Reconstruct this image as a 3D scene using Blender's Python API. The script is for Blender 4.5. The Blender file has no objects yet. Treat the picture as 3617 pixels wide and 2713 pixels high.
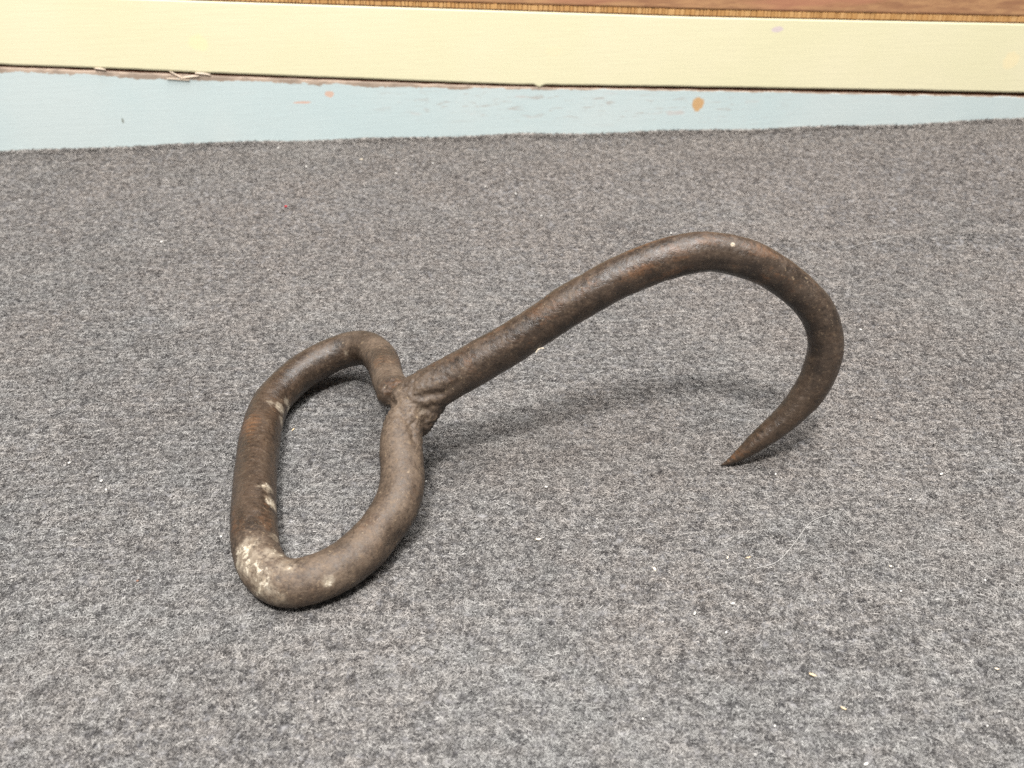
import bpy, bmesh, math, random
import numpy as np
from mathutils import Vector, noise as mnoise
random.seed(7); rng = np.random.default_rng(11)
SC = bpy.context.scene
COL = SC.collection
MM = 0.001

# ------------------------------------------------------------------ camera
PITCH = math.radians(33.0); CAM_H = 167.0           # mm above the cloth
FPX = 3010.0; PCX, PCY = 1808.5, 1356.5             # focal length / centre in photograph pixels
cam = bpy.data.cameras.new('camera'); camo = bpy.data.objects.new('camera', cam)
COL.objects.link(camo); SC.camera = camo
camo.location = (0, 0, CAM_H*MM); camo.rotation_euler = (math.radians(90)-PITCH, 0, 0)
cam.sensor_width = 36.0; cam.lens = FPX/3617*36.0
cam.clip_start = 0.01; cam.clip_end = 50
cam.dof.use_dof = True; cam.dof.focus_distance = 0.262; cam.dof.aperture_fstop = 22.0

# ------------------------------------------------------------------ light
W = bpy.data.worlds.new('World'); SC.world = W; W.use_nodes = True
bg = W.node_tree.nodes['Background']
bg.inputs[0].default_value = (1.0, 0.985, 0.965, 1); bg.inputs[1].default_value = 0.20
def area(name, loc, target, size, power, color):
    l = bpy.data.lights.new(name, 'AREA'); l.shape = 'RECTANGLE'; l.size, l.size_y = size
    l.energy = power; l.color = color
    o = bpy.data.objects.new(name, l); COL.objects.link(o); o.location = loc
    o.rotation_euler = (Vector(target)-Vector(loc)).to_track_quat('-Z', 'Y').to_euler()
    return o
area('ceiling_lamp', (-0.09, -0.30, 1.05), (0.02, 0.22, 0.0), (0.14, 0.11), 12.5, (1.0, 0.975, 0.945))
area('added_overhead_fill', (0.22, 0.12, 2.1), (0.05, 0.36, 0.0), (2.2, 1.4), 80.0, (1.0, 0.985, 0.965))  # unseen soft fill, added for contrast from above
SC.view_settings.view_transform = 'Standard'; SC.view_settings.look = 'None'
SC.view_settings.gamma = 1.0; SC.view_settings.exposure = 0.30
SC.cycles.use_denoising = False
SC.cycles.max_bounces = 6

# ------------------------------------------------------------------ back-projection of measured positions (mm)
S, C_ = math.sin(PITCH), math.cos(PITCH)
def ray(px, py):
    u = (px-PCX)/FPX; v = (py-PCY)/FPX
    return Vector((u, C_-v*S, -(S+v*C_)))
CAMP = Vector((0, 0, CAM_H))
def on_z(px, py, z=0.0):
    r = ray(px, py); d = (z-CAM_H)/r.z
    return CAMP + r*d, d

# ------------------------------------------------------------------ helpers
def link(name, me, mat=None, parent=None):
    o = bpy.data.objects.new(name, me); COL.objects.link(o)
    if mat: me.materials.append(mat)
    if parent:
        o.parent = parent; o.matrix_parent_inverse = parent.matrix_world.inverted() if False else o.matrix_parent_inverse
    return o
def tag(o, label=None, cat=None, group=None, kind=None):
    if label: o['label'] = label
    if cat: o['category'] = cat
    if group: o['group'] = group
    if kind: o['kind'] = kind
    return o
class NT:
    def __init__(s, name):
        s.m = bpy.data.materials.new(name); s.m.use_nodes = True
        s.t = s.m.node_tree; s.n = s.t.nodes; s.b = s.n['Principled BSDF']
    def node(s, typ, **kw):
        n = s.n.new(typ)
        for k, v in kw.items():
            if hasattr(n, k): setattr(n, k, v)
        return n
    def L(s, a, b): s.t.links.new(a, b)
    def val(s, sock, v):
        if hasattr(v, 'links') or isinstance(v, bpy.types.NodeSocket): s.L(v, sock)
        else: sock.default_value = v
    def coord(s, kind='Object', scale=(1, 1, 1)):
        c = s.n.new('ShaderNodeTexCoord'); m = s.n.new('ShaderNodeMapping')
        m.inputs['Scale'].default_value = scale; s.L(c.outputs[kind], m.inputs[0]); return m.outputs[0]
    def noise(s, vec, scale, detail=4, rough=.55, dist=0.0, off=None):
        n = s.n.new('ShaderNodeTexNoise'); s.L(vec, n.inputs['Vector'])
        n.inputs['Scale'].default_value = scale; n.inputs['Detail'].default_value = detail
        n.inputs['Roughness'].default_value = rough; n.inputs['Distortion'].default_value = dist
        if off:
            a = s.n.new('ShaderNodeVectorMath'); s.L(vec, a.inputs[0]); a.inputs[1].default_value = off
            s.L(a.outputs[0], n.inputs['Vector'])
        return n.outputs['Fac']
    def ramp(s, fac, a, b, lo=0.0, hi=1.0):
        n = s.n.new('ShaderNodeMapRange'); n.interpolation_type = 'SMOOTHSTEP'
        s.val(n.inputs['Value'], fac); n.inputs['From Min'].default_value = a; n.inputs['From Max'].default_value = b
        n.inputs['To Min'].default_value = lo; n.inputs['To Max'].default_value = hi
        return n.outputs[0]
    def mix(s, fac, a, b, mode='MIX'):
        n = s.n.new('ShaderNodeMix'); n.data_type = 'RGBA'; n.blend_type = mode
        s.val(n.inputs[0], fac)
        for sock, v in ((n.inputs[6], a), (n.inputs[7], b)):
            if isinstance(v, tuple): sock.default_value = (*v, 1) if len(v) == 3 else v
            else: s.L(v, sock)
        return n.outputs[2]
    def math(s, op, a, b=0.0, c=None):
        n = s.n.new('ShaderNodeMath'); n.operation = op
        s.val(n.inputs[0], a); s.val(n.inputs[1], b)
        if c is not None: s.val(n.inputs[2], c)
        return n.outputs[0]
    def attr(s, name, typ='GEOMETRY'):
        n = s.n.new('ShaderNodeAttribute'); n.attribute_name = name; n.attribute_type = typ; return n
    def bump(s, h, dist, strength=1.0, prev=None):
        n = s.n.new('ShaderNodeBump'); n.inputs['Strength'].default_value = strength
        n.inputs['Distance'].default_value = dist; s.L(h, n.inputs['Height'])
        if prev: s.L(prev, n.inputs['Normal'])
        return n.outputs[0]
def plain(name, col, rough=.8):
    m = NT(name); m.b.inputs['Base Color'].default_value = (*col, 1); m.b.inputs['Roughness'].default_value = rough
    m.b.inputs['Specular IOR Level'].default_value = .25
    return m.m

# ================================================================== GREY FELT CLOTH
WL = Vector((-314.0, 515.0, 0)); WR = Vector((350.0, 587.0, 0))      # line where cloth meets backdrop
def wall_y(x): return WL.y + (x-WL.x)*(WR.y-WL.y)/(WR.x-WL.x)
# cheap lattice noise for numpy arrays
def vnoise(x, y, seed):
    xi = np.floor(x).astype(np.int64); yi = np.floor(y).astype(np.int64); fx = x-xi; fy = y-yi
    fx = fx*fx*(3-2*fx); fy = fy*fy*(3-2*fy)
    def h(a, b):
        n = (a*374761393 + b*668265263 + seed*2147483647) & 0xffffffff
        n = ((n ^ (n >> 13))*1274126177) & 0xffffffff
        return ((n ^ (n >> 16)) & 0xffff)/65535.0
    return (h(xi, yi)*(1-fx)+h(xi+1, yi)*fx)*(1-fy) + (h(xi, yi+1)*(1-fx)+h(xi+1, yi+1)*fx)*fy
def cloth_z(x, y):
    """gentle relief of the cloth in mm; flat where the hook rests"""
    r = np.hypot((x-0)/1.15, y-205)
    k = np.clip((r-120)/150, 0, 1); k = k*k*(3-2*k)
    z = k*(2.6*(vnoise(x/95+3, y/60+1, 5)-.5) + 1.6*(vnoise(x/40, y/38, 9)-.5))
    # low soft wrinkle on the right
    t = (y-(372+.06*x)); z = z + 3.0*np.exp(-(t/8.0)**2)*np.clip((x-90)/80, 0, 1)
    # slightly wavy back edge
    e = np.clip(1-(wall_y(x)-y)/40, 0, 1)
    return z + e*(.7*np.sin(x/47.0)+.35*np.sin(x/16.0+1))
cloth = bpy.data.objects.new('felt_cloth', None); COL.objects.link(cloth); cloth.location = (0, .3, 0)
tag(cloth, 'heathered grey fuzzy felt cloth spread flat under the rusty hook', 'cloth')
def cmesh(name, co, faces):
    me = bpy.data.meshes.new(name); me.from_pydata(co, [], faces); me.update(); return me
nx, ny = 230, 260
xs = np.linspace(-620, 620, nx); T = np.linspace(0, 1, ny)
X = np.tile(xs, (ny, 1)); Y = (-420 + (wall_y(X)+420)*T[:, None])
Z = cloth_z(X, Y)
top = np.stack([X, Y-300, Z], -1).reshape(-1, 3)
bot = top.copy(); bot[:, 2] = -3.0
co = np.concatenate([top, bot])*MM
N = nx*ny; F = []
for j in range(ny-1):
    for i in range(nx-1):
        a = j*nx+i; F.append((a, a+1, a+nx+1, a+nx)); F.append((N+a, N+a+nx, N+a+nx+1, N+a+1))
for i in range(nx-1):
    F.append((i, N+i, N+i+1, i+1)); a = (ny-1)*nx+i; F.append((a, a+1, N+a+1, N+a))
for j in range(ny-1):
    a = j*nx; F.append((a, a+nx, N+a+nx, N+a)); a = j*nx+nx-1; F.append((a, N+a, N+a+nx, a+nx))
me = cmesh('felt_sheet', co.tolist(), F); me.polygons.foreach_set('use_smooth', [True]*len(F))
m = NT('felt_base'); v = m.coord('Object')
n1 = m.noise(v, 420, 5, .65); n2 = m.noise(v, 30, 3)
c = m.mix(m.ramp(n1, .35, .68), (.115, .112, .115), (.27, .262, .262))
c = m.mix(m.ramp(n2, .35, .65), c, (.21, .2, .195), 'MIX'); 
c = m.mix(.35, m.mix(m.ramp(n1, .35, .68), (.10, .098, .10), (.27, .262, .262)), c)
m.L(c, m.b.inputs['Base Color']); m.b.inputs['Roughness'].default_value = 1; m.b.inputs['Specular IOR Level'].default_value = 0
m.L(m.bump(n1, .0008, .8), m.b.inputs['Normal'])
link('felt_sheet', me, m.m, cloth)

# fibre tufts: small clumps of curled wool fibres, instanced
def tuft(k):
    r = np.random.default_rng(100+k); V = []; Fc = []; col = []
    for f in range(8):
        Ln = r.uniform(.8, 2.5); nseg = 6; w = r.uniform(.07, .17)
        ang = r.normal(0, .8); p = np.array([r.normal(-.5, .55), r.normal(0, .42), r.uniform(-.05, .28)])
        curl = r.normal(0, 2.2)/nseg*2.4; lift = r.uniform(-.02, .42) if r.random() < .8 else r.uniform(.4, .95)
        tone = r.normal(0, 1); tw = r.uniform(-.6, .6)
        for s in range(nseg+1):
            t = s/nseg; d = np.array([math.cos(ang), math.sin(ang), 0])
            nrm = np.array([-d[1], d[0], tw]); nrm /= np.linalg.norm(nrm)
            q = p + np.array([0, 0, lift*math.sin(t*2.6)]); ww = w*(1-.6*abs(2*t-1)**2)
            V += [tuple((q-nrm*ww/2)*MM), tuple((q+nrm*ww/2)*MM)]; col += [tone, tone]
            if s:
                b = len(V)-4; Fc.append((b, b+1, b+3, b+2))
            p = p + d*Ln/nseg; ang += curl + r.normal(0, .25)
    me = bpy.data.meshes.new('wool_tuft'); me.from_pydata(V, [], Fc); me.update()
    a = me.attributes.new('fibre_tone', 'FLOAT', 'POINT'); a.data.foreach_set('value', col)
    return me
m = NT('wool_fibre')
tone = m.attr('tone', 'INSTANCER').outputs['Fac']; warm = m.attr('warm', 'INSTANCER').outputs['Fac']
ft = m.attr('fibre_tone').outputs['Fac']
t = m.math('MULTIPLY_ADD', ft, .27, tone)
cr = m.node('ShaderNodeValToRGB'); m.L(t, cr.inputs[0])
el = cr.color_ramp.elements; el[0].position = 0.0; el[0].color = (.045, .043, .046, 1)
el[1].position = 1.0; el[1].color = (.42, .408, .397, 1)
e = el.new(.33); e.color = (.094, .0905, .089, 1); e = el.new(.6); e.color = (.222, .2135, .209, 1)
c2 = m.mix(warm, (.985, 1.0, .992), (1.055, .99, .935))
c = m.mix(1.0, cr.outputs[0], c2, 'MULTIPLY')
m.L(c, m.b.inputs['Base Color']); m.b.inputs['Roughness'].default_value = .95; m.b.inputs['Specular IOR Level'].default_value = .05
fibre_mat = m.m
tcol = bpy.data.collections.new('tuft_sources')
for k in range(9):
    tm = tuft(k); tm.materials.append(fibre_mat); tcol.objects.link(bpy.data.objects.new('wool_tuft', tm))
def scatter(n, x0, x1, y0, y1):
    x = rng.uniform(x0, x1, n); y = rng.uniform(y0, y1, n); return x, y
px, py = [], []
x, y = scatter(1450000, -420, 420, 60, 600)
dens = np.interp(y, [60, 240, 330, 430, 600], [1, 1, .62, .36, .27])*np.where(np.abs(x) > 150+(y-60)*.62, .30, 1.0)
k = (y < wall_y(x)-.4) & (rng.random(len(x)) < dens); px.append(x[k]); py.append(y[k])
xe = rng.uniform(-420, 420, 9000); px.append(xe); py.append(wall_y(xe)-rng.uniform(.3, 1.6, 9000))   # fringe at the back edge
px = np.concatenate(px); py = np.concatenate(py); n = len(px)
# knit rows: faint lattice of pits, rows nearly parallel to the long side of the cloth
wx = px + 2.2*(vnoise(px/14, py/14, 31)-.5); wy = py - .05*px + 2.2*(vnoise(px/17, py/15, 33)-.5)
rows = .5+.5*np.cos(wy*2*math.pi/2.9); cols = .5+.5*np.cos((wx+1.45*np.floor(wy/2.9))*2*math.pi/3.4)
vis = np.clip(vnoise(px/45, py/35, 41)*1.3+.1, 0, 1)
pit = (1-rows)*(.35+.65*(1-cols))*vis
a1 = vnoise(px/.95, py/.75, 1); a2 = vnoise(px/2.0, py/1.35, 2); a3 = vnoise(px/11, py/8, 3); a4 = vnoise(px/60, py/45, 4)
tone = .595 + .62*(a1-.5) + .20*(a2-.5) + .0*(a3-.5) + .07*(a4-.5) - .60*pit + rng.normal(0, .10, n)
tone = tone + .10*(wall_y(px)-py < 2)
tone = np.where(rng.random(n) < .04, tone-.25, tone); tone = np.where(rng.random(n) < .06, tone+.22, tone)
keep = (rng.random(n) > 1.1*pit*(a1 < .62))
warm = np.clip(.62 + .55*(vnoise(px/38, py/30, 6)-.5) + .5*(vnoise(px/5, py/3, 7)-.5) + (py-300)/700 + px/1500, 0, 1)
px, py, pit, tone, warm = (q_[keep] for q_ in (px, py, pit, tone, warm)); n = len(px); pz = cloth_z(px, py)
me = bpy.data.meshes.new('wool_fuzz'); me.vertices.add(n)
edge_ = (wall_y(px)-py < 1.7)
cc = np.stack([px, py-300, pz+.02-.30*pit+edge_*rng.uniform(0, .5, n)], -1)*MM
me.vertices.foreach_set('co', cc.ravel())
for nm, arr in (('tone', np.clip(tone, 0, 1)), ('warm', warm), ('rot', np.where(rng.random(n) < .5, 0, math.pi)+rng.normal(.03, .75, n)),
                ('siz', rng.uniform(.75, 1.3, n)*np.clip(.9+(py-300)/900, .85, 1.35)*(1+.7*edge_))):
    a = me.attributes.new(nm, 'FLOAT', 'POINT'); a.data.foreach_set('value', arr.astype(np.float32))
a = me.attributes.new('pick', 'INT', 'POINT'); a.data.foreach_set('value', rng.integers(0, 9, n).astype(np.int32))
fz = link('wool_fuzz', me, fibre_mat, cloth); tag(fz, kind='stuff')
g = bpy.data.node_groups.new('fuzz', 'GeometryNodeTree')
g.interface.new_socket('Geometry', in_out='INPUT', socket_type='NodeSocketGeometry'); g.interface.new_socket('Geometry', in_out='OUTPUT', socket_type='NodeSocketGeometry')
gi = g.nodes.new('NodeGroupInput'); go = g.nodes.new('NodeGroupOutput'); ip = g.nodes.new('GeometryNodeInstanceOnPoints')
ci = g.nodes.new('GeometryNodeCollectionInfo'); ci.inputs['Collection'].default_value = tcol; ci.inputs['Separate Children'].default_value = True; ci.inputs['Reset Children'].default_value = True
mp = g.nodes.new('GeometryNodeMeshToPoints'); g.links.new(gi.outputs[0], mp.inputs[0])
g.links.new(mp.outputs[0], ip.inputs['Points']); g.links.new(ci.outputs[0], ip.inputs['Instance']); ip.inputs['Pick Instance'].default_value = True
def na(nm, typ):
    q = g.nodes.new('GeometryNodeInputNamedAttribute'); q.data_type = typ; q.inputs[0].default_value = nm; return q.outputs[0]
g.links.new(na('pick', 'INT'), ip.inputs['Instance Index'])
cx = g.nodes.new('ShaderNodeCombineXYZ'); g.links.new(na('rot', 'FLOAT'), cx.inputs[2]); g.links.new(cx.outputs[0], ip.inputs['Rotation'])
g.links.new(na('siz', 'FLOAT'), ip.inputs['Scale']); g.links.new(ip.outputs[0], go.inputs[0])
fz.modifiers.new('fuzz', 'NODES').node_group = g

# ================================================================== BACKDROP OF PAINTED PLANKS
wd = (WR-WL).normalized(); wn = Vector((wd.y, -wd.x, 0))        # wn points at the camera
def on_wall(px, py, back=0.0):
    r = ray(px, py); o = WL - wn*back
    d = (o-CAMP).dot(wn)/r.dot(wn); return CAMP + r*d
def wcoord(P): return (P-WL).dot(wd), P.z                         # along, up
BD_O = WL + wd*336 - Vector((0, 0, 60))
bd = bpy.data.objects.new('plank_backdrop', None); COL.objects.link(bd); bd.location = BD_O*MM
bd.rotation_euler = (0, 0, math.atan2(wd.y, wd.x))
tag(bd, 'upright backdrop board of weathered blue, yellow and brown painted planks behind the cloth', 'backdrop')
def polyl(pts):
    w = [wcoord(on_wall(*p)) for p in pts]
    a = np.array(w); return a
def extend(a, x0=-230.0, x1=900.0):
    s0 = (a[1, 1]-a[0, 1])/(a[1, 0]-a[0, 0]); s1 = (a[-1, 1]-a[-2, 1])/(a[-1, 0]-a[-2, 0])
    return np.vstack([[x0, a[0, 1]+s0*(x0-a[0, 0])], a, [x1, a[-1, 1]+s1*(x1-a[-1, 0])]])
seam_lo = extend(polyl([(0, 229), (385, 243), (704, 257), (1146, 274), (1810, 299), (2482, 308), (3114, 318), (3617, 328)]))
seam_hi = extend(polyl([(0, -26), (736, 1), (1227, 17), (1810, 36), (2432, 56), (3020, 69), (3617, 81)]))
def at(a, x): return np.interp(x, a[:, 0], a[:, 1])
def plank(name, ftop, fbot, depth, thick, mat, n=300, label=None, round_=1.2):
    X = np.linspace(-225, 895, n); V = []; Fc = []
    for x in X:
        t, b = ftop(x), fbot(x)
        prof = [(b, -thick), (b, -round_), (b+round_*.35, -round_*.3), (b+round_, 0), (t-round_, 0), (t-round_*.35, -round_*.3), (t, -round_), (t, -thick)]
        for z, d in prof: V.append(((x-336)*MM, -(depth+d)*MM, (z+60)*MM))
    k = 8
    for i in range(n-1):
        for j in range(k):
            a = i*k+j; b = i*k+(j+1) % k; Fc.append((a, a+k, b+k, b))
    Fc.append(tuple(range(k))); Fc.append(tuple(range((n-1)*k+k-1, (n-1)*k-1, -1)))
    me = cmesh(name, V, Fc)
    # distance below the upper edge, for the worn strip
    a = me.attributes.new('edge', 'FLOAT', 'POINT'); vals = []
    for x in X:
        t, b = ftop(x), fbot(x)
        vals += [t-b, t-b, t-b, t-b-round_, round_, round_*.35, 0, 0]
    a.data.foreach_set('value', vals)
    o = link(name, me, mat, bd)
    if label: o['label'] = label
    return o
def fn(x, s, k): return float(mnoise.noise(Vector((x*s, k*7.3, 1.7))))
def wood_paint(name, base, alt, edgecol=None, edge_w=0.0, knots=(), scuffs=False):
    m = NT(name); v = m.coord('Object')
    vs = m.coord('Object', (1, 1, 14))
    lines = m.noise(vs, 40, 4, .6); big = m.noise(v, 9, 3)
    c = m.mix(m.ramp(big, .35, .68), base, alt)
    c = m.mix(m.ramp(lines, .3, .7, .0, .09), c, tuple(x*.82 for x in base))
    w = m.node('ShaderNodeTexWave'); w.wave_type = 'BANDS'; w.bands_direction = 'Z'; w.inputs['Scale'].default_value = 170
    w.inputs['Distortion'].default_value = .15; m.L(v, w.inputs['Vector'])
    c = m.mix(m.math('MULTIPLY', w.outputs['Fac'], .05), c, tuple(x*.6 for x in base))
    if scuffs:
        sc = m.coord('Object', (1, 1, 5)); s1 = m.noise(sc, 85, 5, .65, .3)
        sep = m.node('ShaderNodeSeparateXYZ'); m.L(v, sep.inputs[0])
        gx = m.ramp(sep.outputs[0], -.13, -.06); gx2 = m.ramp(sep.outputs[0], .10, .20, 1, 0)
        ed = m.attr('edge').outputs['Fac']
        gz = m.math('MULTIPLY', m.ramp(ed, 2, 6), m.ramp(ed, 14, 26, 1, 0))
        gg = m.math('MULTIPLY', m.math('MULTIPLY', gx, gx2), gz)
        gg = m.math('MULTIPLY_ADD', gg, .45, .04)
        k = m.math('MULTIPLY', m.ramp(s1, .54, .66), gg)
        c = m.mix(k, c, (.42, .34, .29))
        # warm bare patches
        s2 = m.noise(sc, 40, 4, .6, 0, (3, 1, 2)); k2 = m.math('MULTIPLY', m.ramp(s2, .60, .70), gg)
        c = m.mix(k2, c, (.62, .50, .46))
    if edgecol:
        ed = m.attr('edge').outputs['Fac']; en = m.noise(m.coord('Object', (1, 1, 2.5)), 60, 5, .7)
        sep2 = m.node('ShaderNodeSeparateXYZ'); m.L(v, sep2.inputs[0])
        wid = m.ramp(sep2.outputs[0], -.12, .08, edge_w, edge_w*.38)
        lim = m.math('MULTIPLY', wid, m.math('MULTIPLY_ADD', en, 2.4, -.35))
        k = m.math('GREATER_THAN', lim, ed)
        ec = m.mix(m.ramp(en, .4, .6), edgecol, tuple(x*.62 for x in edgecol))
        c = m.mix(k, c, ec)
    ed0 = m.attr('edge').outputs['Fac']; c = m.mix(m.math('LESS_THAN', ed0, .42), c, (.13, .06, .032))
    for (kx, kz, rx, rz, kc) in knots:
        a = m.node('ShaderNodeMapping'); m.L(v, a.inputs[0])
        a.vector_type = 'TEXTURE'; a.inputs['Location'].default_value = (kx, 0, kz); a.inputs['Scale'].default_value = (rx, 1, rz)
        ln = m.node('ShaderNodeVectorMath'); ln.operation = 'LENGTH'; m.L(a.outputs[0], ln.inputs[0])
        dd = m.math('MULTIPLY_ADD', m.noise(v, 260, 3), .9, m.math('SUBTRACT', ln.outputs[1], .45))
        k = m.ramp(dd, .75, 1.05, 1, 0)
        c = m.mix(k, c, kc)
    m.L(c, m.b.inputs['Base Color']); m.b.inputs['Roughness'].default_value = .62; m.b.inputs['Specular IOR Level'].default_value = .3
    m.L(m.bump(lines, .0002, .3), m.b.inputs['Normal'])
    return m.m
def local(px, py):
    a, z = wcoord(on_wall(px, py)); return (a-336)*MM, (z+60)*MM
kx, kz = local(2465, 366); k2x, k2z = local(1164, 332); k3x, k3z = local(434, 427); k4x, k4z = local(1070, 362)
blue = wood_paint('pale_blue_paint', (.575, .685, .69), (.63, .71, .705), (.60, .47, .37), 3.6,
    knots=((kx, kz, .0041, .0052, (.63, .40, .20)), (k2x, k2z, .0028, .0022, (.70, .50, .40)), (k3x, k3z, .0008, .0018, (.30, .33, .30)), (k4x, k4z, .0060, .0008, (.68, .48, .40))), scuffs=True)
yk = [(*local(490+1465, 180), .006, .003, (.87, .78, .52)), (*local(700, 150), .006, .005, (.84, .80, .50)), (*local(3570, 212), .006, .006, (.88, .78, .50)), (*local(2745, 103), .004, .002, (.72, .62, .60))]
yellow = wood_paint('pale_yellow_paint', (.82, .775, .515), (.86, .80, .56), knots=yk)
def yb(x):
    z = at(seam_lo, x) + .18*fn(x, .06, 1) + .12*fn(x, .5, 2)
    for pxx, wdt, dep in ((1907, 3.2, 1.7), (2103, 1.0, .5), (700, 1.4, .4)):
        xc = wcoord(on_wall(pxx, 300))[0]; z -= dep*max(0, 1-((x-xc)/wdt)**2)**.5 if abs(x-xc) < wdt else 0
    return z
def bt(x):
    gap = float(np.interp(x, [0, 100, 330, 500, 700], [.75, 1.0, 1.0, 1.6, 2.2]))
    return at(seam_lo, x) - gap + .35*fn(x, .09, 3) + .18*fn(x, .4, 4)
plank('plank', bt, lambda x: -70.0, 5.0-5.0, 9.0, blue, label='pale blue lowest plank with scuffed paint and an orange knot')
plank('plank', lambda x: at(seam_hi, x)-.05, yb, .6, 9.6, yellow, label='pale yellow middle plank')
# brown top plank with a strip of orange end blocks below it
m = NT('brown_wood'); v = m.coord('Object', (1, 1, 7)); a1_ = m.noise(v, 32, 6, .65, .4); b1_ = m.noise(v, 110, 4, .6)
c = m.mix(m.ramp(a1_, .35, .65), (.36, .18, .09), (.52, .29, .14)); c = m.mix(m.ramp(b1_, .45, .75, 0, .6), c, (.24, .11, .065))
c = m.mix(m.ramp(m.noise(v, 13, 2, .5, 0, (4, 4, 4)), .5, .66, 0, .7), c, (.46, .20, .12))
m.L(c, m.b.inputs['Base Color']); m.b.inputs['Roughness'].default_value = .6
def strip_h(x): return float(np.interp(x, [60, 160, 260, 400, 700], [1.3, 1.9, 2.9, 3.6, 3.9]))
plank('plank', lambda x: at(seam_hi, x)+95, lambda x: at(seam_hi, x)+strip_h(x), .4, 9.4, m.m, label='reddish brown top plank')
m = NT('orange_end_grain'); oi = m.node('ShaderNodeObjectInfo'); v = m.coord('Object')
c = m.mix(oi.outputs['Random'], (.56, .30, .10), (.70, .42, .17)); c = m.mix(m.ramp(m.noise(v, 700, 3), .4, .7, 0, .5), c, (.40, .19, .07))
m.L(c, m.b.inputs['Base Color']); m.b.inputs['Roughness'].default_value = .7
blk = bmesh.new(); bmesh.ops.create_cube(blk, size=1.0); bmesh.ops.bevel(blk, geom=blk.edges[:], offset=.07, segments=1, affect='EDGES')
bme = bpy.data.meshes.new('end_block'); blk.to_mesh(bme); blk.free(); bme.materials.append(m.m)
x = 60.0; cnt = 0
while x < 780 and cnt < 290:
    w_ = random.choice((1.5, 2.0, 2.6, 3.3, 4.5, 2.2))*random.uniform(.85, 1.15); h = strip_h(x)
    o = bpy.data.objects.new('end_block', bme); COL.objects.link(o); o.parent = bd
    z0 = at(seam_hi, x+w_/2)+.12+random.uniform(-.12, .08)
    o.location = ((x+w_/2-336)*MM, (.5+4)*MM - .0042 + .0042, (z0+h/2-.1+60)*MM); o.location.y = (4.5+random.uniform(-.25, .25))*MM - .0015
    o.scale = ((w_-.22)*MM, .006, (h-.25)*MM); cnt += 1; x += w_
# dark board behind the planks
bb = bmesh.new(); bmesh.ops.create_cube(bb, size=1.0)
for q in bb.verts: q.co = Vector((q.co.x*1.11, q.co.y*.008+.0145, q.co.z*.30+.138))
bm_ = bpy.data.meshes.new('backing_board'); bb.to_mesh(bm_); bb.free()
m = NT('dark_backing'); v = m.coord('Object', (1, 1, 4)); c = m.mix(m.noise(v, 90, 4), (.10, .045, .022), (.26, .12, .055)); m.L(c, m.b.inputs['Base Color']); m.b.inputs['Roughness'].default_value = .8
link('backing_board', bm_, m.m, bd)
# dark wood core seen in the joint between yellow and blue plank
core = plank('joint_strip', lambda x: at(seam_lo, x)+1.5, lambda x: at(seam_lo, x)-4.5, -4.6, 2.5, m.m, round_=.4)
# torn slivers in the left part of the joint
slv = plain('torn_wood', (.60, .50, .40))
for (xa, ya, xb, yb2, wd_) in ((600, 252, 650, 279, 3.0), (640, 276, 705, 268, 5.0), (690, 258, 745, 264, 4.5), (335, 241, 375, 246, 3.5), (590, 277, 670, 283, 3.0), (1590, 0, 1590, 0, 0)):
    if wd_ == 0: continue
    A = on_wall(xa, ya); B = on_wall(xb, yb2); n_ = 7; V = []; Fc = []
    sc = (A-CAMP).length/FPX; up = Vector((0, 0, 1))
    for i in range(n_):
        t = i/(n_-1); P = A.lerp(B, t); hw = wd_*sc*(math.sin(math.pi*min(1, max(.06, t*.9+.08)))**.6)*(1+.3*fn(t*9, 1, xa))
        for dz, dn in ((hw, .1), (hw*.2, .9), (-hw, .1)):
            q = P + up*dz + wn*(dn-.1+.3); V.append((((q-WL).dot(wd)-336)*MM, -(q-WL).dot(wn)*MM, (q.z+60)*MM))
    for i in range(n_-1):
        for j in range(2): Fc.append((i*3+j, i*3+3+j, i*3+4+j, i*3+1+j))
        Fc.append((i*3+2, i*3+5, i*3+3, i*3))
    link('wood_sliver', cmesh('wood_sliver', V, Fc), slv, bd)

# ================================================================== RUSTY HOOK
# (px, py, width_px) measured along the bar; the hook stands in a nearly upright plane, the ring lies tilted on the cloth
HOOK = [(2543,1645,6),(2582,1631,32),(2634,1592,56),(2698,1543,82),(2761,1491,97),(2821,1433,108),(2870,1366,118),(2908,1279,124),
        (2918,1203,125),(2893,1113,125),(2830,1033,128),(2736,964,134),(2636,915,142),(2542,893,146),(2430,895,147),(2321,924,147),
        (2179,984,150),(2037,1061,148),(1947,1120,146),(1872,1171,146),(1791,1223,148),(1709,1269,152),(1628,1315,155),(1545,1362,156),(1480,1398,158),(1430,1430,138)]
RING = [(1450,1408,25,136),(1445,1447,25.0,124),(1421,1504,22.5,138),(1415,1571,19.6,149),(1418,1629,17.2,154),(1422,1685,15.2,158),(1411,1762,12.9,163),(1362,1855,10.6,165),
        (1295,1931,8.6,167),(1213,1998,7.4,168),(1116,2045,6.8,170),(1020,2062,6.6,172),(957,2036,6.6,172),(917,1984,6.5,170),(900,1918,6.4,166),
        (897,1833,6.3,161),(900,1754,6.2,156),(906,1653,6.2,150),(917,1554,6.2,144),(935,1474,6.4,135),(970,1407,7.0,128),(1028,1346,8.2,126),
        (1097,1294,10.0,124),(1190,1246,12.6,124),(1268,1228,15.0,122),(1320,1240,17.0,120),(1353,1280,19.0,118),(1367,1328,21.0,117),(1385,1370,23.0,117),(1425,1400,25,122)]
hp = []
for (x, y, w) in HOOK:
    r = ray(x, y); k = .17; X_ = 0.0
    for _ in range(4):
        c0 = 205.3+.055*X_; d = (c0+k*CAM_H)/(r.y-k*r.z)   # y = c0 + k z
        X_ = r.x*d
    P = CAMP+r*d; hp.append((P, w/2*d/FPX))
rp = []
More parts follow.
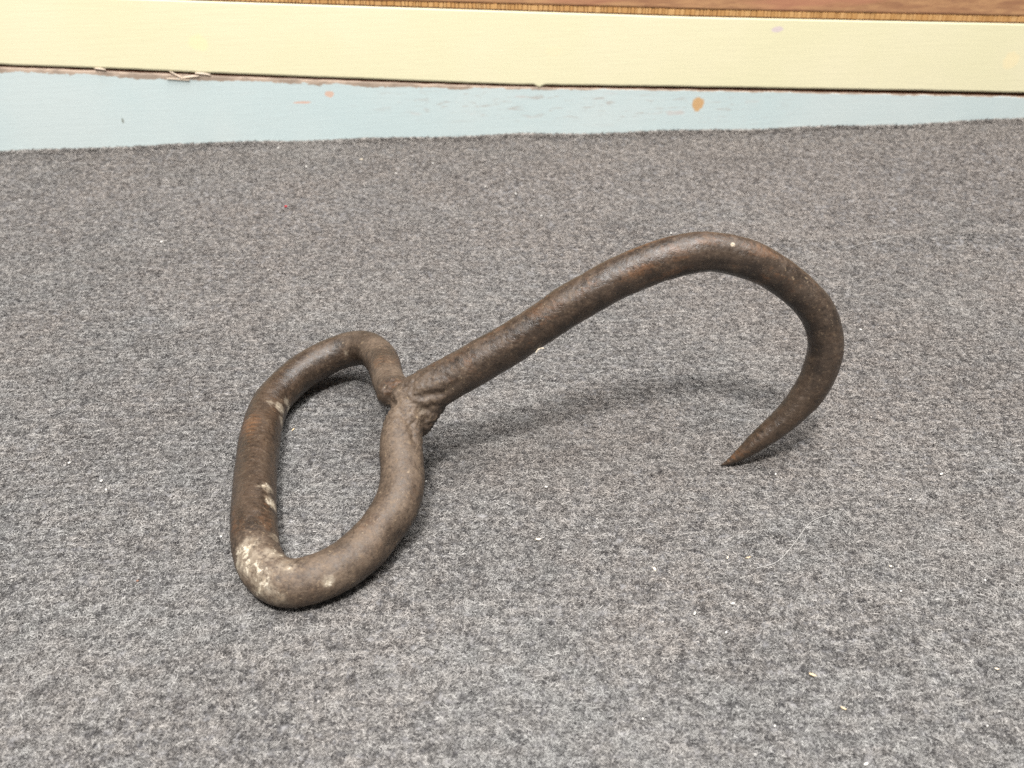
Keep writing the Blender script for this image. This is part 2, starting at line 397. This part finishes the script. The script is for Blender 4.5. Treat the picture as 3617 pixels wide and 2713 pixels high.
for (x, y, z, w) in RING:
    P, d = on_z(x, y, z); rp.append((P, w/2*d/FPX))
print('hook', [(round(p.x), round(p.y), round(p.z, 1), round(r, 1)) for p, r in hp])
print('ring', [(round(p.x), round(p.y), round(p.z, 1), round(r, 1)) for p, r in rp])
def resample(pts, step=1.0):
    P = np.array([[*p, r] for p, r in pts]); out = []
    Q = np.vstack([2*P[0]-P[1], P, 2*P[-1]-P[-2]])
    for i in range(1, len(Q)-2):
        L = np.linalg.norm(Q[i+1, :3]-Q[i, :3]); n = max(2, int(L/step))
        for j in range(n):
            t = j/n; a, b, c, d = Q[i-1], Q[i], Q[i+1], Q[i+2]
            out.append(.5*((2*b)+(-a+c)*t+(2*a-5*b+4*c-d)*t*t+(-a+3*b-3*c+d)*t**3))
    out.append(P[-1]); return np.array(out)
def smooth(A, k):
    for _ in range(k): A[1:-1] = A[1:-1]*.5+(A[:-2]+A[2:])*.25
    return A
H = smooth(resample(hp), 10); R_ = smooth(resample(rp), 10)
H[:, 3] = np.maximum(H[:, 3], .35)
def tube(bm, A, ref, shape):
    n = len(A); K = 28; rings = []; nprev = None
    for i in range(n):
        p = Vector(A[i, :3]); t = Vector(A[min(i+1, n-1), :3])-Vector(A[max(i-1, 0), :3]); t.normalize()
        s = (ref - t*ref.dot(t)).normalized(); u = t.cross(s).normalized(); ring = []
        for k in range(K):
            a = 2*math.pi*k/K; rr = A[i, 3]*shape(i/(n-1), a)
            ring.append(bm.verts.new(p + (s*math.cos(a)+u*math.sin(a))*rr))
        rings.append(ring)
    for i in range(n-1):
        for k in range(K):
            bm.faces.new((rings[i][k], rings[i][(k+1) % K], rings[i+1][(k+1) % K], rings[i+1][k]))
    for ring, flip in ((rings[0], 1), (rings[-1], 0)):
        p = sum((q.co for q in ring), Vector())/K; c = bm.verts.new(p)
        for k in range(K):
            f = (ring[(k+1) % K], ring[k], c) if flip else (ring[k], ring[(k+1) % K], c)
            bm.faces.new(f)
def sup(a, e): return (abs(math.cos(a))**e+abs(math.sin(a))**e)**(-1/e)
def hook_shape(t, a):
    # forged: squarish section towards the point and a flattened facet along the arch
    sq = max(0, 1-t/.22)*.8; f = (1-sq)*1.0 + sq*.95*sup(a+math.pi/4, 1.35)
    arch = math.exp(-((t-.45)/.20)**2); f *= 1-.075*arch*max(0, math.cos(2.0*(a-.35)))**.6 + .010*math.sin(t*47)+.007*math.sin(t*91+a)
    return f
def ring_shape(t, a): return 1+.012*math.sin(3*a+t*25)
# neighbouring pieces are hammered into one another: union by voxel remesh
def build(parts):
    bm = bmesh.new()
    for f in parts: f(bm)
    for q in bm.verts: q.co *= MM
    bmesh.ops.recalc_face_normals(bm, faces=bm.faces[:])
    me = bpy.data.meshes.new('hay_hook_raw'); bm.to_mesh(me); bm.free()
    o = bpy.data.objects.new('raw', me); COL.objects.link(o)
    md = o.modifiers.new('r', 'REMESH'); md.mode = 'VOXEL'; md.voxel_size = .00052; md.adaptivity = 0
    sm = o.modifiers.new('s', 'SMOOTH'); sm.iterations = 5; sm.factor = .5
    dg = bpy.context.evaluated_depsgraph_get(); ev = o.evaluated_get(dg)
    res = bpy.data.meshes.new_from_object(ev); bpy.data.objects.remove(o); return res
def lump(cx_, cy_, depth_plane, rad, sc=(1, 1, 1), rot=0):
    r = ray(cx_, cy_); P = CAMP + r*depth_plane
    def f(bm):
        ret = bmesh.ops.create_icosphere(bm, subdivisions=3, radius=1.0)
        for q in ret['verts']:
            n_ = 1+.12*mnoise.noise(q.co*1.8+Vector((cx_, cy_, 0))); c_, s_ = math.cos(rot), math.sin(rot)
            x_, y_, z_ = q.co.x*rad*sc[0]*n_, q.co.y*rad*sc[1]*n_, q.co.z*rad*sc[2]*n_
            q.co = P + Vector((x_*c_-z_*s_, y_, x_*s_+z_*c_))
    return f
me = build([lambda bm: tube(bm, H, Vector((0, 1, .2)), hook_shape), lambda bm: tube(bm, R_, Vector((-.3, .1, 1)), ring_shape),
            lump(1470, 1484, 250, 4.2, (1, 1, 1)), lump(1462, 1450, 252, 5.2, (1.0, 1, 1)), lump(1480, 1503, 251, 3.6), lump(1498, 1476, 250.5, 3.6), lump(1387, 1386, 257, 4.9), lump(1445, 1415, 250, 5.4),
            lump(1492, 1500, 251.5, 2.3), lump(1508, 1452, 250.0, 4.1), lump(1536, 1432, 249.5, 3.2), lump(1486, 1490, 250.5, 4.0)])
nv = len(me.vertices); co = np.empty(nv*3, np.float32); me.vertices.foreach_get('co', co); co = co.reshape(-1, 3)
no = np.empty(nv*3, np.float32); me.vertices.foreach_get('normal', no); no = no.reshape(-1, 3)
print('hook verts', nv)
cmm = co*1000.0
def near(A, c, rad):
    return np.exp(-((A-np.array(c))**2).sum(1)/(rad*rad))
def surf(px, py, zc=None, depth=None):
    """point on the camera side of the bar under that picture position"""
    A = np.vstack([H, R_]); r = np.array(ray(px, py)); o = np.array(CAMP)
    dirn = r/np.linalg.norm(r); rel = A[:, :3]-o; t = rel@dirn; dist = np.linalg.norm(rel-np.outer(t, dirn), axis=1)/A[:, 3]
    k = np.argmin(np.where(dist < 1, t*.001+dist, 9)); off = np.sqrt(max(0, 1-min(1, dist[k])**2))*A[k, 3]
    return o + dirn*(t[k]-off)
join = np.array(CAMP + ray(1455, 1455)*250)
# relief: hammer dents, scale and pitting
rough_zone = np.clip(near(cmm, join, 11)*1.5, 0, 1)
D = np.zeros(nv, np.float32); NZ = mnoise.noise
for i in range(nv):
    x, y, z = cmm[i]; x = float(x); y = float(y); z = float(z)
    d = .20*NZ(Vector((x*.09, y*.09, z*.09))) + .10*NZ(Vector((x*.3+5, y*.3, z*.3)))
    p = NZ(Vector((x*.75, y*.75+9, z*.75))); d += .085*p
    if p > .3: d -= .10*(p-.3)
    rz = rough_zone[i]
    if rz > .05: d += rz*.28*(NZ(Vector((x*.42, y*.42, z*.42+3)))-.1) + rz*.5*NZ(Vector((x*1.1, y*1.1, z*1.1+3)))
    D[i] = d
# single dents seen in the photograph
def dent(px, py, rad, dep):
    global D; D -= dep*near(cmm, surf(px, py), rad)
dent(1420, 1880, 5.0, .9); dent(1395, 1920, 4.0, .55); dent(1010, 1405, 2.6, .7); dent(1060, 1385, 2.0, -.35)
dent(2380, 990, 6, .5); dent(2560, 945, 6, .5); dent(2680, 1010, 6, .4); dent(1955, 1700, 4, 0); dent(2820, 1345, 1.2, -.35)
dent(1445, 1240, 3, .4); dent(1290, 1290, 2.0, .6); dent(1384, 1430, 1.5, 1.0); dent(1392, 1418, 1.2, .8); dent(1500, 1460, 1.8, .4); dent(1460, 1500, 1.3, .5); dent(975, 1420, 1.6, .5)
for (xa, ya, xb, yb_, rd, dp) in ((1485,1398,1560,1392,1.2,.8),(1408,1448,1448,1500,1.1,.75),(1448,1500,1462,1560,1.1,.6),(1440,1330,1418,1352,.9,.4),(1560,1395,1620,1350,1.0,.35),
                                   (2380,930,2700,945,1.2,.45),(2600,1625,2760,1470,.8,.3),(1500,1440,1530,1430,.8,.2)):
    for t_ in np.linspace(0, 1, 12): dent(xa+(xb-xa)*t_, ya+(yb_-ya)*t_, rd, dp*.35)
tipf = np.clip(np.linalg.norm(cmm-np.array(hp[0][0]), axis=1)/14, .12, 1)
D = D*tipf
# crease ridge lines along the point of the hook
co2 = co + no*(D[:, None]*MM)
co2[:, 2] = np.maximum(co2[:, 2], -.0004)
# painted / crusted zones
paint = np.zeros(nv)
for (x_, y_, rad, s) in ((880,1950,6,.86),(900,2000,6,.86),(960,1975,5,.84),(930,2060,7,.80),(985,2120,6,.62),(1010,2000,4.5,.72),(1060,1985,3.5,.6),(860,1990,6,.8),
                         (930,1740,3.6,1.0),(950,1785,3.4,1.08),(925,1815,2.6,1.05),(905,1735,2.2,.85),(978,1450,3.4,1.02),(1003,1420,2.6,1.02),(945,1435,2.6,.95),(988,1492,2.6,.98),(1015,1445,2.4,1.0),(925,1565,2,.9),(912,1590,1.6,.95),
                         (870,1560,2.4,.55),(930,1635,2.0,.7),(1160,2055,2.6,.85),(1490,1460,4.5,.5),(1560,1440,3.5,.4),(1230,1245,2.6,.55),(2520,822,3.0,.55),(2590,862,1.1,.9),(960,1905,3,.8),(1000,1930,2.5,.6),(1150,2090,3,.45)):
    paint = np.maximum(paint, s*near(cmm, surf(x_, y_), rad))
dust = np.zeros(nv)
for (x_, y_, rad, s) in ((1000,2080,14,.9),(1150,2030,14,.85),(1290,1920,13,.75),(1400,1780,13,.7),(1420,1640,12,.8),(1415,1540,11,.9),(1430,1450,11,.9),(1380,1330,11,.85),(1330,1240,9,.8),
                         (1240,1190,8,.6),(1480,1400,12,.7),(1600,1330,10,.4),(880,2000,12,.9),(1130,1240,9,.35),(1700,1215,8,.25),(2300,860,12,.18)):
    dust = np.maximum(dust, s*near(cmm, surf(x_, y_), rad))
scale = np.zeros(nv)  # black crust, with shade painted along the inner arch and shank underside
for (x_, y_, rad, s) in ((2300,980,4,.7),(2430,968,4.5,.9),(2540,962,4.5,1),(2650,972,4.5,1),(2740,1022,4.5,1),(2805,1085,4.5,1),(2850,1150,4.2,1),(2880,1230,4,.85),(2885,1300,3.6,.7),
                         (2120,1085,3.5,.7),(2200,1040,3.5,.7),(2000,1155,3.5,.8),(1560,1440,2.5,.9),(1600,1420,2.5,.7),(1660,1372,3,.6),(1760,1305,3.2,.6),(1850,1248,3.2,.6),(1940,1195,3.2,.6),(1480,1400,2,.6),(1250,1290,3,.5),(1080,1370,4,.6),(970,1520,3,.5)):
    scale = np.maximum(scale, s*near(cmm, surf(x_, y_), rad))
for (x_, y_) in ((1600,1265),(1680,1220),(1760,1178),(1840,1135),(1920,1085),(2000,1035),(2090,980),(2190,925),(2290,880),(2390,850),(2490,835),(2590,843),(2690,878),(2780,935),(2860,1015),(2920,1120),(2960,1230)):
    dust = np.maximum(dust, .42*near(cmm, surf(x_, y_), 4.0))
rust = np.zeros(nv)
for (x_, y_) in ((1600,1265),(1760,1178),(1920,1085),(2090,980),(2290,880),(2490,835),(2690,878)):
    rust = np.maximum(rust, .45*near(cmm, surf(x_, y_), 4.5))
for (x_, y_, rad, s) in ((1860,1300,4,1),(890,1510,7,.55),(1380,1300,7,.6),(1310,1860,5,.75),(890,1870,6,.35),(2260,900,9,.5),(2700,1010,8,.45),(2600,1610,9,.3),(1650,1260,7,.5),(1440,1370,6,.6),(2400,930,6,.5),(1560,1300,6,.4)):
    rust = np.maximum(rust, s*near(cmm, surf(x_, y_), rad))
# coordinates that run along the bar, so drawn-out scale follows it
def along(A):
    s_ = np.concatenate([[0], np.cumsum(np.linalg.norm(np.diff(A[:, :3], axis=0), axis=1))]); idx = np.empty(nv, int); dd_ = np.empty(nv)
    for k in range(0, nv, 20000):
        q = ((cmm[k:k+20000, None, :]-A[None, ::2, :3])**2).sum(2); idx[k:k+20000] = q.argmin(1)*2; dd_[k:k+20000] = q.min(1)
    return s_[idx], cmm-A[idx, :3], dd_
sH, oH, dH = along(H); sR, oR, dR = along(R_)
wR = 1/(1+np.exp(np.clip((np.sqrt(dR)-np.sqrt(dH))*2, -30, 30)))[:, None]
def frame(s_, o_, k): return np.stack([s_*.22+k, o_[:, 1]*.8+o_[:, 0]*.3, o_[:, 2]], 1)
rodco = np.where(wR > .5, frame(sR, oR, 300), frame(sH, oH, 0))*MM
# steel: the bar itself
m = NT('rusty_iron'); v = m.coord('Object')
rv = m.attr('rodco').outputs['Vector']; big = m.noise(rv, 150, 4, .6, .3); m1_ = m.noise(rv, 420, 5, .65, .3); m2_ = m.noise(v, 340, 5, .68, .3)
mid = m.math('MULTIPLY_ADD', m1_, .55, m.math('MULTIPLY', m2_, .45)); fine = m.noise(v, 1150, 4, .7); sp = m.noise(v, 620, 3, .6, 0, (2, 5, 1))
c = m.mix(m.ramp(mid, .34, .66), (.016, .0105, .007), (.068, .043, .027))
c = m.mix(m.ramp(big, .42, .62, 0, .5), c, (.056, .040, .029))
pa = m.attr('paint').outputs['Fac']; du = m.attr('dust').outputs['Fac']; ru = m.attr('rust').outputs['Fac']
rn = m.noise(rv, 330, 5, .7, .4, (7, 1, 3))
rk = m.math('MULTIPLY_ADD', ru, .26, rn)
c = m.mix(m.ramp(rk, .56, .82, 0, .6), c, (.17, .078, .033))
dk = m.math('MULTIPLY_ADD', mid, .9, du)
dn = m.noise(v, 190, 5, .7, .6, (1, 9, 4)); dcol = m.mix(m.ramp(dn, .38, .62), (.055, .035, .022), (.112, .079, .054))
dcol = m.mix(m.ramp(fine, .3, .7, 0, .45), dcol, (.185, .132, .09))
c = m.mix(m.ramp(dk, .70, 1.35, 0, .92), c, dcol)
c = m.mix(m.ramp(m.math('MULTIPLY_ADD', du, .06, sp), .68, .76, 0, .6), c, (.30, .225, .145))
pk = m.math('MULTIPLY_ADD', mid, 1.15, m.math('MULTIPLY_ADD', fine, .5, pa))
pn = m.noise(v, 420, 5, .75, .5, (4, 4, 8)); pm = m.math('MULTIPLY_ADD', pn, 1.3, m.math('MULTIPLY', pa, .8))
crust_shade = m.attr('scale').outputs['Fac']
c = m.mix(m.ramp(m.math('MULTIPLY_ADD', crust_shade, .55, m1_), .62, .95, 0, .85), c, (.016, .011, .008))  # crust and painted underside shade darken the iron colour
c = m.mix(m.ramp(pk, 1.28, 1.55, 0, .75), c, m.mix(m.ramp(dn, .35, .65), (.17, .13, .09), (.30, .25, .19)))
c = m.mix(m.ramp(pm, 1.24, 1.33, 0, .92), c, m.mix(m.ramp(fine, .4, .65), (.38, .32, .23), (.60, .54, .44)))
pit = m.noise(v, 780, 4, .75, .4, (6, 2, 2))
c = m.mix(m.math('MULTIPLY', m.ramp(pit, .55, .66), m.math('MULTIPLY_ADD', du, .30, .26)), c, m.mix(.55, c, (.27, .185, .11)))
c = m.mix(m.ramp(pit, .33, .46, .6, 0), c, (.014, .009, .006))
tf = m.noise(v, 1500, 3, .7, .3, (3, 3, 2)); c = m.mix(m.ramp(tf, .62, .72, 0, .45), c, (.26, .19, .125))
c = m.mix(m.ramp(fine, .30, .42, .45, 0), c, (.02, .014, .010))
m.L(c, m.b.inputs['Base Color'])
m.L(m.ramp(m.math('MULTIPLY_ADD', du, .3, m.math('MULTIPLY_ADD', pit, .5, m.math('MULTIPLY', mid, .5))), .40, .85, .30, .72), m.b.inputs['Roughness'])
m.b.inputs['Specular IOR Level'].default_value = .55
b = m.bump(mid, .0005, .4); b = m.bump(pit, .0003, .35, b); b = m.bump(fine, .00025, .5, b)
m.L(b, m.b.inputs['Normal'])
iron = m.m
hook_root = bpy.data.objects.new('hay_hook', None); COL.objects.link(hook_root)
base = Vector((-.010, .205, 0)); hook_root.location = base
tag(hook_root, 'rusty forged iron hand hook with bent ring handle lying on grey felt', 'hay hook')
# split the welded bar into its two parts
nf = len(me.polygons)
cen = np.empty(nf*3, np.float32); me.polygons.foreach_get('center', cen); cen = cen.reshape(-1, 3)*1000
def segd(Q, A):
    out = np.full(len(Q), 1e9); B = A[::3]
    for k in range(0, len(Q), 20000):
        q = Q[k:k+20000]; out[k:k+20000] = np.sqrt((((q[:, None, :]-B[None, :, :3])**2).sum(2)).min(1))
    return out
Hs = H[:-int(16)]
isring = segd(cen, R_) < segd(cen, Hs)
me.vertices.foreach_set('co', co2.ravel().astype(np.float32)); me.update()
nn = np.empty(nv*3, np.float32); me.vertices.foreach_get('normal', nn); nn = nn.reshape(-1, 3)
polys = np.array([list(p.vertices) for p in me.polygons]) if all(len(p.vertices) == 4 for p in me.polygons) else None
def sub(name, mask):
    fs = [tuple(me.polygons[int(i)].vertices) for i in np.nonzero(mask)[0]]
    used = sorted({i for f in fs for i in f}); mp_ = {u: i for i, u in enumerate(used)}; used = np.array(used)
    q = bpy.data.meshes.new(name); q.from_pydata((co2[used]-np.array(base)).tolist(), [], [tuple(mp_[i] for i in f) for f in fs])
    q.polygons.foreach_set('use_smooth', [True]*len(fs)); q.update()
    q.normals_split_custom_set_from_vertices(nn[used].tolist())
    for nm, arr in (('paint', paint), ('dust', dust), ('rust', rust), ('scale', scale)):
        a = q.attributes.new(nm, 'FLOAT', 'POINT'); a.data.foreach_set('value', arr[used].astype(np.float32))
    a = q.attributes.new('rodco', 'FLOAT_VECTOR', 'POINT'); a.data.foreach_set('vector', rodco[used].astype(np.float32).ravel())
    return link(name, q, iron, hook_root)
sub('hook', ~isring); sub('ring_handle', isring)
bpy.data.meshes.remove(me)

# ================================================================== LINT, SPECKS AND HAIRS ON THE CLOTH
def cz(x, y): return float(cloth_z(np.array([x]), np.array([y]))[0])
def fleck(name, px_, py_, ln, wid, col, label, group=None, rot=None, cat='lint', lift=.75):
    P, d = on_z(px_, py_, .7); L_, W_ = .85*ln*d/FPX/2, .85*wid*d/FPX/2
    bm = bmesh.new(); bmesh.ops.create_icosphere(bm, subdivisions=2, radius=1)
    for q in bm.verts:
        k_ = 1+.35*mnoise.noise(q.co*1.7+Vector((px_, py_, 0))); bend = .25*q.co.x**2
        q.co = Vector((q.co.x*L_*k_, (q.co.y*W_+bend*W_)*k_, q.co.z*min(L_, W_)*.7*k_))*MM
    me = bpy.data.meshes.new(name); bm.to_mesh(me); bm.free(); me.polygons.foreach_set('use_smooth', [True]*len(me.polygons))
    o = link(name, me, mats[col]); o.location = (P.x*MM, P.y*MM, (cz(P.x, P.y)+lift)*MM); o.rotation_euler = (0, 0, random.uniform(0, 3) if rot is None else rot)
    return tag(o, label, cat, group)
mats = {'white': plain('white_lint', (.66, .64, .60)), 'tan': plain('straw', (.60, .47, .30)), 'cream': plain('cream_husk', (.80, .70, .55)),
        'red': plain('red_lint', (.38, .04, .05)), 'brown': plain('brown_crumb', (.22, .11, .07)), 'hair': plain('pale_hair', (.62, .60, .57)), 'blue': plain('slate_fluff', (.14, .19, .22))}
for (x_, y_, lb) in ((984,529,'tiny white speck just in front of the blue plank, left part of the felt'),(1084,600,'tiny white speck a little in front of the one nearest the blue plank'),
        (1530,586,'left one of two tiny white specks on the far felt in the middle'),(1399,616,'tiny white speck on the far felt above the ring handle'),(1714,666,'tiny white speck on the far felt below the notch in the yellow plank'),
        (1822,689,'right one of a loose pair of white specks on the far middle felt'),(1912,763,'bright white speck on the far felt left of the hook arch'),(2371,820,'tiny white speck touching the outline of the hook arch'),
        (3215,1765,'tiny white speck right of the upper end of the pale hair'),(3480,2050,'round white speck near the right margin of the felt'),(3182,2088,'tiny white speck below the round cream crumb'),
        (2565,2234,'tiny white speck below the oblong white flake'),(2270,2539,'tiny white speck near the bottom of the felt, left of the straw bits'),(2737,2564,'white speck near the bottom of the felt, left of the small straw bit'),
        (3488,2564,'white speck in the lower right corner of the felt'),(2740,1675,'tiny white speck just right of the hook point'),(3040,1165,'white speck on the felt outside the curve of the hook')):
    fleck('lint_speck', x_, y_, 10 if y_ < 900 else 12, 8, 'white', lb, 'tiny white lint specks scattered on the felt')
fleck('lint_speck', 358, 1699, 14, 12, 'white', 'upper white speck of a close pair on the felt left of the ring')
fleck('lint_speck', 375, 1730, 12, 9, 'white', 'lower white speck of a close pair on the felt left of the ring')
fleck('lint_speck', 780, 1896, 11, 10, 'white', 'white speck on the felt close beside the left bar of the ring')
fleck('lint_speck', 245, 1635, 9, 14, 'white', 'slim white speck on the felt near the left margin')
fleck('lint_speck', 572, 858, 9, 14, 'white', 'white speck alone on the upper left felt')
fleck('lint_speck', 1505, 1700, 12, 8, 'white', 'white speck on the felt just right of the ring')
fleck('lint_speck', 1930, 1720, 8, 14, 'white', 'white speck on the felt halfway between ring and hook point')
fleck('lint_flake', 3326, 1674, 20, 9, 'white', 'bent white flake on the felt right of the hook point', rot=.5)
fleck('lint_flake', 3146, 2000, 12, 11, 'cream', 'round cream crumb on the felt right of the pale hair', cat='crumb')
fleck('lint_flake', 2588, 2132, 22, 10, 'white', 'oblong white flake on the felt below the pale hair', rot=.2)
fleck('lint_flake', 2454, 2166, 8, 20, 'white', 'thin upright white flake on the felt below the cream husk')
fleck('lint_flake', 3059, 2699, 24, 12, 'white', 'large white flake at the front edge of the felt', rot=.4)
fleck('lint_flake', 1902, 1905, 24, 11, 'cream', 'cream flake on the felt in front of the hook shank', rot=.1, cat='lint')
fleck('husk', 2312, 2010, 12, 24, 'cream', 'cream grain shaped husk on the felt below the hook point', rot=.25, cat='husk')
fleck('straw_bit', 2642, 1970, 26, 7, 'tan', 'tan straw bit on the felt left of the pale hair', rot=.35, cat='straw')
fleck('straw_bit', 2570, 1970, 6, 18, 'cream', 'pale thin straw bit standing beside the tan one near the hair', rot=-.5, cat='straw')
fleck('straw_bit', 2870, 2384, 34, 11, 'tan', 'largest tan straw bit on the lower right felt', rot=-.5, cat='straw')
fleck('straw_bit', 2979, 2502, 26, 9, 'tan', 'small tan straw bit near the bottom right of the felt', rot=-.6, cat='straw')
fleck('straw_bit', 3522, 2363, 20, 8, 'cream', 'curled cream straw bit near the right margin of the felt', rot=-.3, cat='straw')
fleck('straw_bit', 1035, 1518, 7, 20, 'tan', 'tan straw bit on the felt inside the ring', rot=-.4, cat='straw')
fleck('straw_bit', 1277, 567, 12, 7, 'cream', 'cream crumb on the far felt near the planks', rot=.1, cat='crumb')
fleck('red_lint', 1011, 737, 13, 14, 'red', 'single red lint dot on the upper left felt')
fleck('brown_crumb', 486, 2052, 8, 13, 'brown', 'brown crumb on the felt left of the ring corner', cat='crumb')
def strand(name, pts, rad, col, label, lift=.9, cat='hair', world=None):
    P3 = world or []
    if not world:
        for (x_, y_) in pts:
            P, d = on_z(x_, y_, lift); P3.append((Vector((P.x, P.y, lift+cz(P.x, P.y)+random.uniform(-.15, .15))), rad))
    A = resample(P3, .8); A[:, 3] = rad; bm = bmesh.new(); n_ = len(A); K = 5; rings = []
    o0 = Vector(A[0, :3])
    for i in range(n_):
        t = (Vector(A[min(i+1, n_-1), :3])-Vector(A[max(i-1, 0), :3])).normalized(); s = t.cross(Vector((0, 0, 1))).normalized(); u = s.cross(t)
        rings.append([bm.verts.new((Vector(A[i, :3])-o0+(s*math.cos(2*math.pi*k/K)+u*math.sin(2*math.pi*k/K))*rad)*MM) for k in range(K)])
    for i in range(n_-1):
        for k in range(K): bm.faces.new((rings[i][k], rings[i][(k+1) % K], rings[i+1][(k+1) % K], rings[i+1][k]))
    me = bpy.data.meshes.new(name); bm.to_mesh(me); bm.free(); o = link(name, me, mats[col]); o.location = o0*MM
    return tag(o, label, cat)
za = lambda x, y: (2200+x/1.5607, 1650+y/1.5607)
strand('hair_strand', [za(*p) for p in ((1150,258),(1060,290),(1010,330),(960,400),(900,475),(850,520),(800,540),(735,555))], .048, 'hair', 'long pale curved hair lying on the felt right of the hook point')
strand('hair_strand', [(3180,850),(3110,862),(3050,868),(2990,880)], .06, 'hair', 'short faint pale hair on the felt right of the hook arch')
strand('hair_strand', [(500,845),(545,848),(590,856)], .07, 'hair', 'short faint hair on the upper left felt')
# fluff caught on the underside of the shank
sp_ = surf(1900, 1236); w = [(Vector(sp_)+Vector((i*.55, -.3+.2*math.sin(i*2), .25*math.cos(i*1.7)+.55*i*(1 if i < 3 else .4))), .16) for i in range(-1, 4)]
strand('fluff', None, .2, 'cream', 'small cream fluff caught on the underside of the hook shank', cat='lint', world=w)
print('done')
